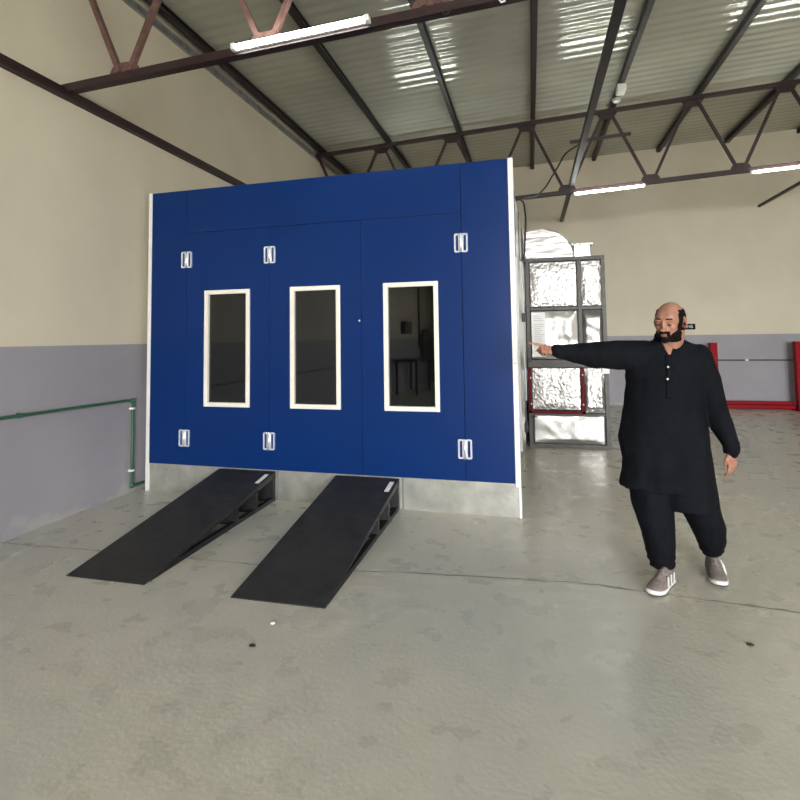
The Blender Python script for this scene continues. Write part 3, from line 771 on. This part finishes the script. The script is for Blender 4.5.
# lower hem flares: left front corner and the right panel
rings(bm,[(4.815,3.60,.445,.150,.155),(4.80,3.605,.56,.175,.17),(4.75,3.61,.75,.20,.165)],32)
rings(bm,[(4.51,3.58,.575,.085,.12),(4.55,3.59,.66,.10,.13),(4.60,3.60,.8,.12,.14)],32)
chain(bm,[SLs+Vector((.03,0,-.01)),SLs.lerp(EL,.5)+Vector((0,0,-.0)),EL+Vector((0,0,.003)),EL.lerp(WL,.5)+Vector((0,0,-.004)),WL+Vector((.0,0,-.004))],[.098,.092,.083,.064,.037],18)
ell(bm,SLs+Vector((-.02,0,-.03)),(.10,.09,.10))
chain(bm,[SRs+Vector((-.02,0,-.0)),SRs.lerp(ER,.45)+Vector((.0,0,0)),ER+Vector((.0,0,0)),ER.lerp(WR,.5),WR+Vector((0,0,.015)),WR+Vector((0,0,-.01))],[.088,.074,.068,.064,.048,.038],18)
bmesh.ops.transform(bm,matrix=inv,verts=bm.verts[:])
def kfold(co,n):
    x,y,z=co
    arm=abs(z-1.38)<.13 and x<-.30
    if arm:
        d=.006*noise.noise(Vector((x*24,y*9,z*12)))+.006*noise.noise(Vector((x*9+3,y*6,z*16)))
    else:
        k=max(0,min(1,(1.45-z)/.5))
        d=(.003+.010*k)*noise.noise(Vector((x*11,y*9,z*2.0)))+.005*noise.noise(Vector((x*20+2*z,y*18,z*7)))
        # drag lines from the raised shoulder
        d+=.004*math.sin(38*(x*.8+z*1.0)+3*noise.noise(Vector((x*4,z*4,0))))*max(0,1-abs(z-1.2)/.25)*max(0,min(1,(.05-x)/.2))
    if z>1.44: d=0
    return n*d
km=solid('kameez',bm,.0075,[M_cloth],man,3,disp=kfold)
# neck opening: a V of skin, band collar, placket and buttons
b=B()
ncx,ncy=4.748,3.592
def cring(z,rx,ry,g):
    P=[]
    for k in range(25):
        a=math.radians(-90+g+(360-2*g)*k/24)
        P.append(Vector((ncx+rx*math.cos(a)-4.80,ncy+ry*math.sin(a)-3.6,z-.012*math.cos(a+PI/2)+ .010*math.sin(a))))
    return P
Rr=[cring(1.462,.086,.082,14),cring(1.492,.079,.077,16),cring(1.495,.074,.072,16),cring(1.462,.080,.076,14)]
V=[[b.verts.new(p) for p in r_] for r_ in Rr]
for q in range(4):
    A=V[q];C=V[(q+1)%4]
    for k in range(24): b.faces.new((A[k],A[k+1],C[k+1],C[k]))
obj('collar',b,M_cloth,man,smooth=True)
# skin of the open throat, laid on the shirt front
def front_y(x,z):
    from mathutils.bvhtree import BVHTree
    global _bvh
    try:_bvh
    except NameError:
        me=km.data;_bvh=BVHTree.FromPolygons([v.co for v in me.vertices],[tuple(p.vertices) for p in me.polygons])
    h=_bvh.ray_cast(Vector((x-4.8,-2,z)),Vector((0,1,0)))
    return h[0].y if h[0] else -.1
b=B();cx0=4.728
rows_=[]
for z,w in ((1.475,.040),(1.45,.034),(1.42,.024),(1.39,.013),(1.37,.002)):
    rows_.append([b.verts.new((cx0+w*s-4.8,front_y(cx0+w*s,min(z,1.463))-.004,z)) for s in (-1,-.5,0,.5,1)])
for A,C in zip(rows_,rows_[1:]):
    for k in range(4): b.faces.new((A[k],A[k+1],C[k+1],C[k]))
o=obj('throat',b,M_skin,man,smooth=True);so=o.modifiers.new('s','SOLIDIFY');so.thickness=.004;so.offset=0
b=B();rows_=[]
for k in range(16):
    z=1.375-.26*k/15;x=4.722-.02*k/15
    rows_.append([b.verts.new((x+s*.016-4.8,front_y(x,z)-(.006 if abs(s)<1 else .001),z)) for s in (-1,-.9,.9,1)])
for A,C in zip(rows_,rows_[1:]):
    for k in range(3): b.faces.new((A[k],A[k+1],C[k+1],C[k]))
pl=obj('placket',b,M_cloth,man,smooth=True);so=pl.modifiers.new('s','SOLIDIFY');so.thickness=.004;so.offset=0
for x,z in ((4.708,1.303),(4.700,1.232)):
    b=B();yy=front_y(x,z)-.008;tube(b,[(x-4.8,yy,z),(x-4.8,yy-.004,z)],.0065,14);obj('button',b,M_button,pl,smooth=True)
# cuffs
b=B();tube(b,[WL-Vector((4.8,3.6,0))+Vector((.03,.01,-.006)),WL-Vector((4.8,3.6,0))+Vector((-.005,0,-.002))],[.042,.037],20);obj('cuff',b,M_cloth,man,smooth=True,bevel=.003)
b=B();tube(b,[WR-Vector((4.8,3.6,0))+Vector((0,0,.055)),WR-Vector((4.8,3.6,0))+Vector((0,-.004,-.015))],[.047,.042],20);obj('cuff',b,M_cloth,man,smooth=True,bevel=.003)
# shoes
def shoe(heel,toe,side):
    heel=Vector(heel);toe=Vector(toe);d=(toe-heel);L=d.length;d.normalize();ang=math.atan2(d.y,d.x)
    M=inv@Matrix.Translation(heel)@Matrix.Rotation(ang,4,'Z')
    # local x heel->toe, y left
    # outline half widths along length
    T=[0,.04,.12,.28,.45,.6,.75,.88,.95,1];Wd=[v*1.03 for v in (.018,.030,.036,.037,.041,.050,.053,.044,.031,.012)]
    def lp(zb,zt,g,k=1):
        return [[Vector((t*L*g+(1-g)*L/2,s*w*g,z)) for s in (1,-1) for z in ()] for t,w in zip(T,Wd)]
    def outline(z,g,lift=0):
        P=[];
        for t,w in zip(T,Wd): P.append(Vector((L/2+(t-.5)*L*g,w*g,z+lift*max(0,t-.7)**2*10)))
        for t,w in reversed(list(zip(T,Wd))): P.append(Vector((L/2+(t-.5)*L*g,-w*g,z+lift*max(0,t-.7)**2*10)))
        return P
    b=B();ring_loft(b,[outline(.0,.93,.012),outline(.008,.98,.012)]);bmesh.ops.transform(b,matrix=M,verts=b.verts[:]);ds=obj('outsole',b,M_dsole,man)
    b=B();ring_loft(b,[outline(.008,.98,.012),outline(.018,1.0,.012),outline(.028,.97,.012)]);bmesh.ops.transform(b,matrix=M,verts=b.verts[:]);obj('midsole',b,M_sole,man,smooth=True)
    # upper
    b=B()
    secs=[(.03,.030,.105),(.10,.040,.120),(.22,.043,.122),(.34,.044,.117),(.46,.047,.098),(.60,.051,.078),(.74,.053,.062),(.86,.046,.050),(.95,.030,.040)]
    rs=[]
    for t,w,h in secs:
        rs.append([Vector((t*L,w*math.cos(a)*(1 if math.sin(a)<.2 else 1-.12*math.sin(a)),.028+max(0,(h-.028))*max(0,math.sin(a)) if math.sin(a)>0 else .026)) for a in [2*PI*k/20 for k in range(20)]])
    ring_loft(b,rs);bmesh.ops.transform(b,matrix=M,verts=b.verts[:])
    up=obj('shoe_upper',b,M_shoe,man,smooth=True);sb=up.modifiers.new('s','SUBSURF');sb.levels=1;sb.render_levels=2
    # side stripes
    for k in range(3):
        b=B();x=.30*L+k*.042
        a=Vector((x,side*.0535,.036));c=Vector((x-.022,side*.045,.082))
        P=[a,a+Vector((.012,side*.0005,0)),c+Vector((.012,side*.0005,0)),c]
        for off in (0,):
            lo_=[b.verts.new(p+Vector((0,side*-.004,0))) for p in P];hi=[b.verts.new(p+Vector((0,side*.002,0))) for p in P]
            b.faces.new(lo_);b.faces.new(hi[::-1])
            for j in range(4): b.faces.new((lo_[j],lo_[(j+1)%4],hi[(j+1)%4],hi[j]))
        bmesh.ops.transform(b,matrix=M,verts=b.verts[:]);obj('stripe',b,M_sole,up)
    # laces
    for k in range(4):
        t=.42+.07*k;b=B();zt=[.104,.094,.084,.076][k]
        tube(b,[(t*L,-.024,zt-.012),(t*L+.005,0,zt+.001),(t*L,.024,zt-.012)],.003,6);bmesh.ops.transform(b,matrix=M,verts=b.verts[:]);obj('lace',b,M_shoe,up,smooth=True)
shoe((4.712,3.605,0),(4.537,3.348,0),1)
shoe((5.000,3.86,0),(4.962,3.545,0),1)

# ------------------------------------------------------------------ camera, world, light
cam=bpy.data.cameras.new('camera');co=bpy.data.objects.new('camera',cam);COL.objects.link(co);sc.camera=co
cam.sensor_width=36;cam.lens=527.255/800*36;cam.shift_x=0;cam.shift_y=-(400-306.76)/800;cam.clip_start=.05;cam.clip_end=200
Rv=Vector((.97068686,.23995067,-.01380885));Uv=Vector((.02741421,-.05345561,.99819385));Fv=Vector((-.23877913,.96931222,.05846672))
m=Matrix((Rv,Uv,-Fv)).transposed().to_4x4();m.translation=(3.9146,0,1.5);co.matrix_world=m
w=bpy.data.worlds.new('world');sc.world=w;w.use_nodes=True
bg=w.node_tree.nodes['Background'];bg.inputs[0].default_value=(.97,.98,1,1);bg.inputs[1].default_value=17
pl_=bpy.data.lights.new('doorway_portal','AREA');pl_.shape='RECTANGLE';pl_.size=DX1-DX0;pl_.size_y=DZ;pl_.cycles.is_portal=True
po=bpy.data.objects.new('doorway_portal',pl_);COL.objects.link(po);po.location=((DX0+DX1)/2,Y0-.2,DZ/2);po.rotation_euler=(PI/2,0,0)
sc.view_settings.view_transform='Standard';sc.view_settings.look='None';sc.view_settings.gamma=1;sc.view_settings.exposure=1.22
sc.view_settings.use_curve_mapping=False
sc.cycles.max_bounces=10;sc.cycles.diffuse_bounces=5;sc.cycles.glossy_bounces=5;sc.cycles.use_denoising=True
sc.cycles.sample_clamp_indirect=6
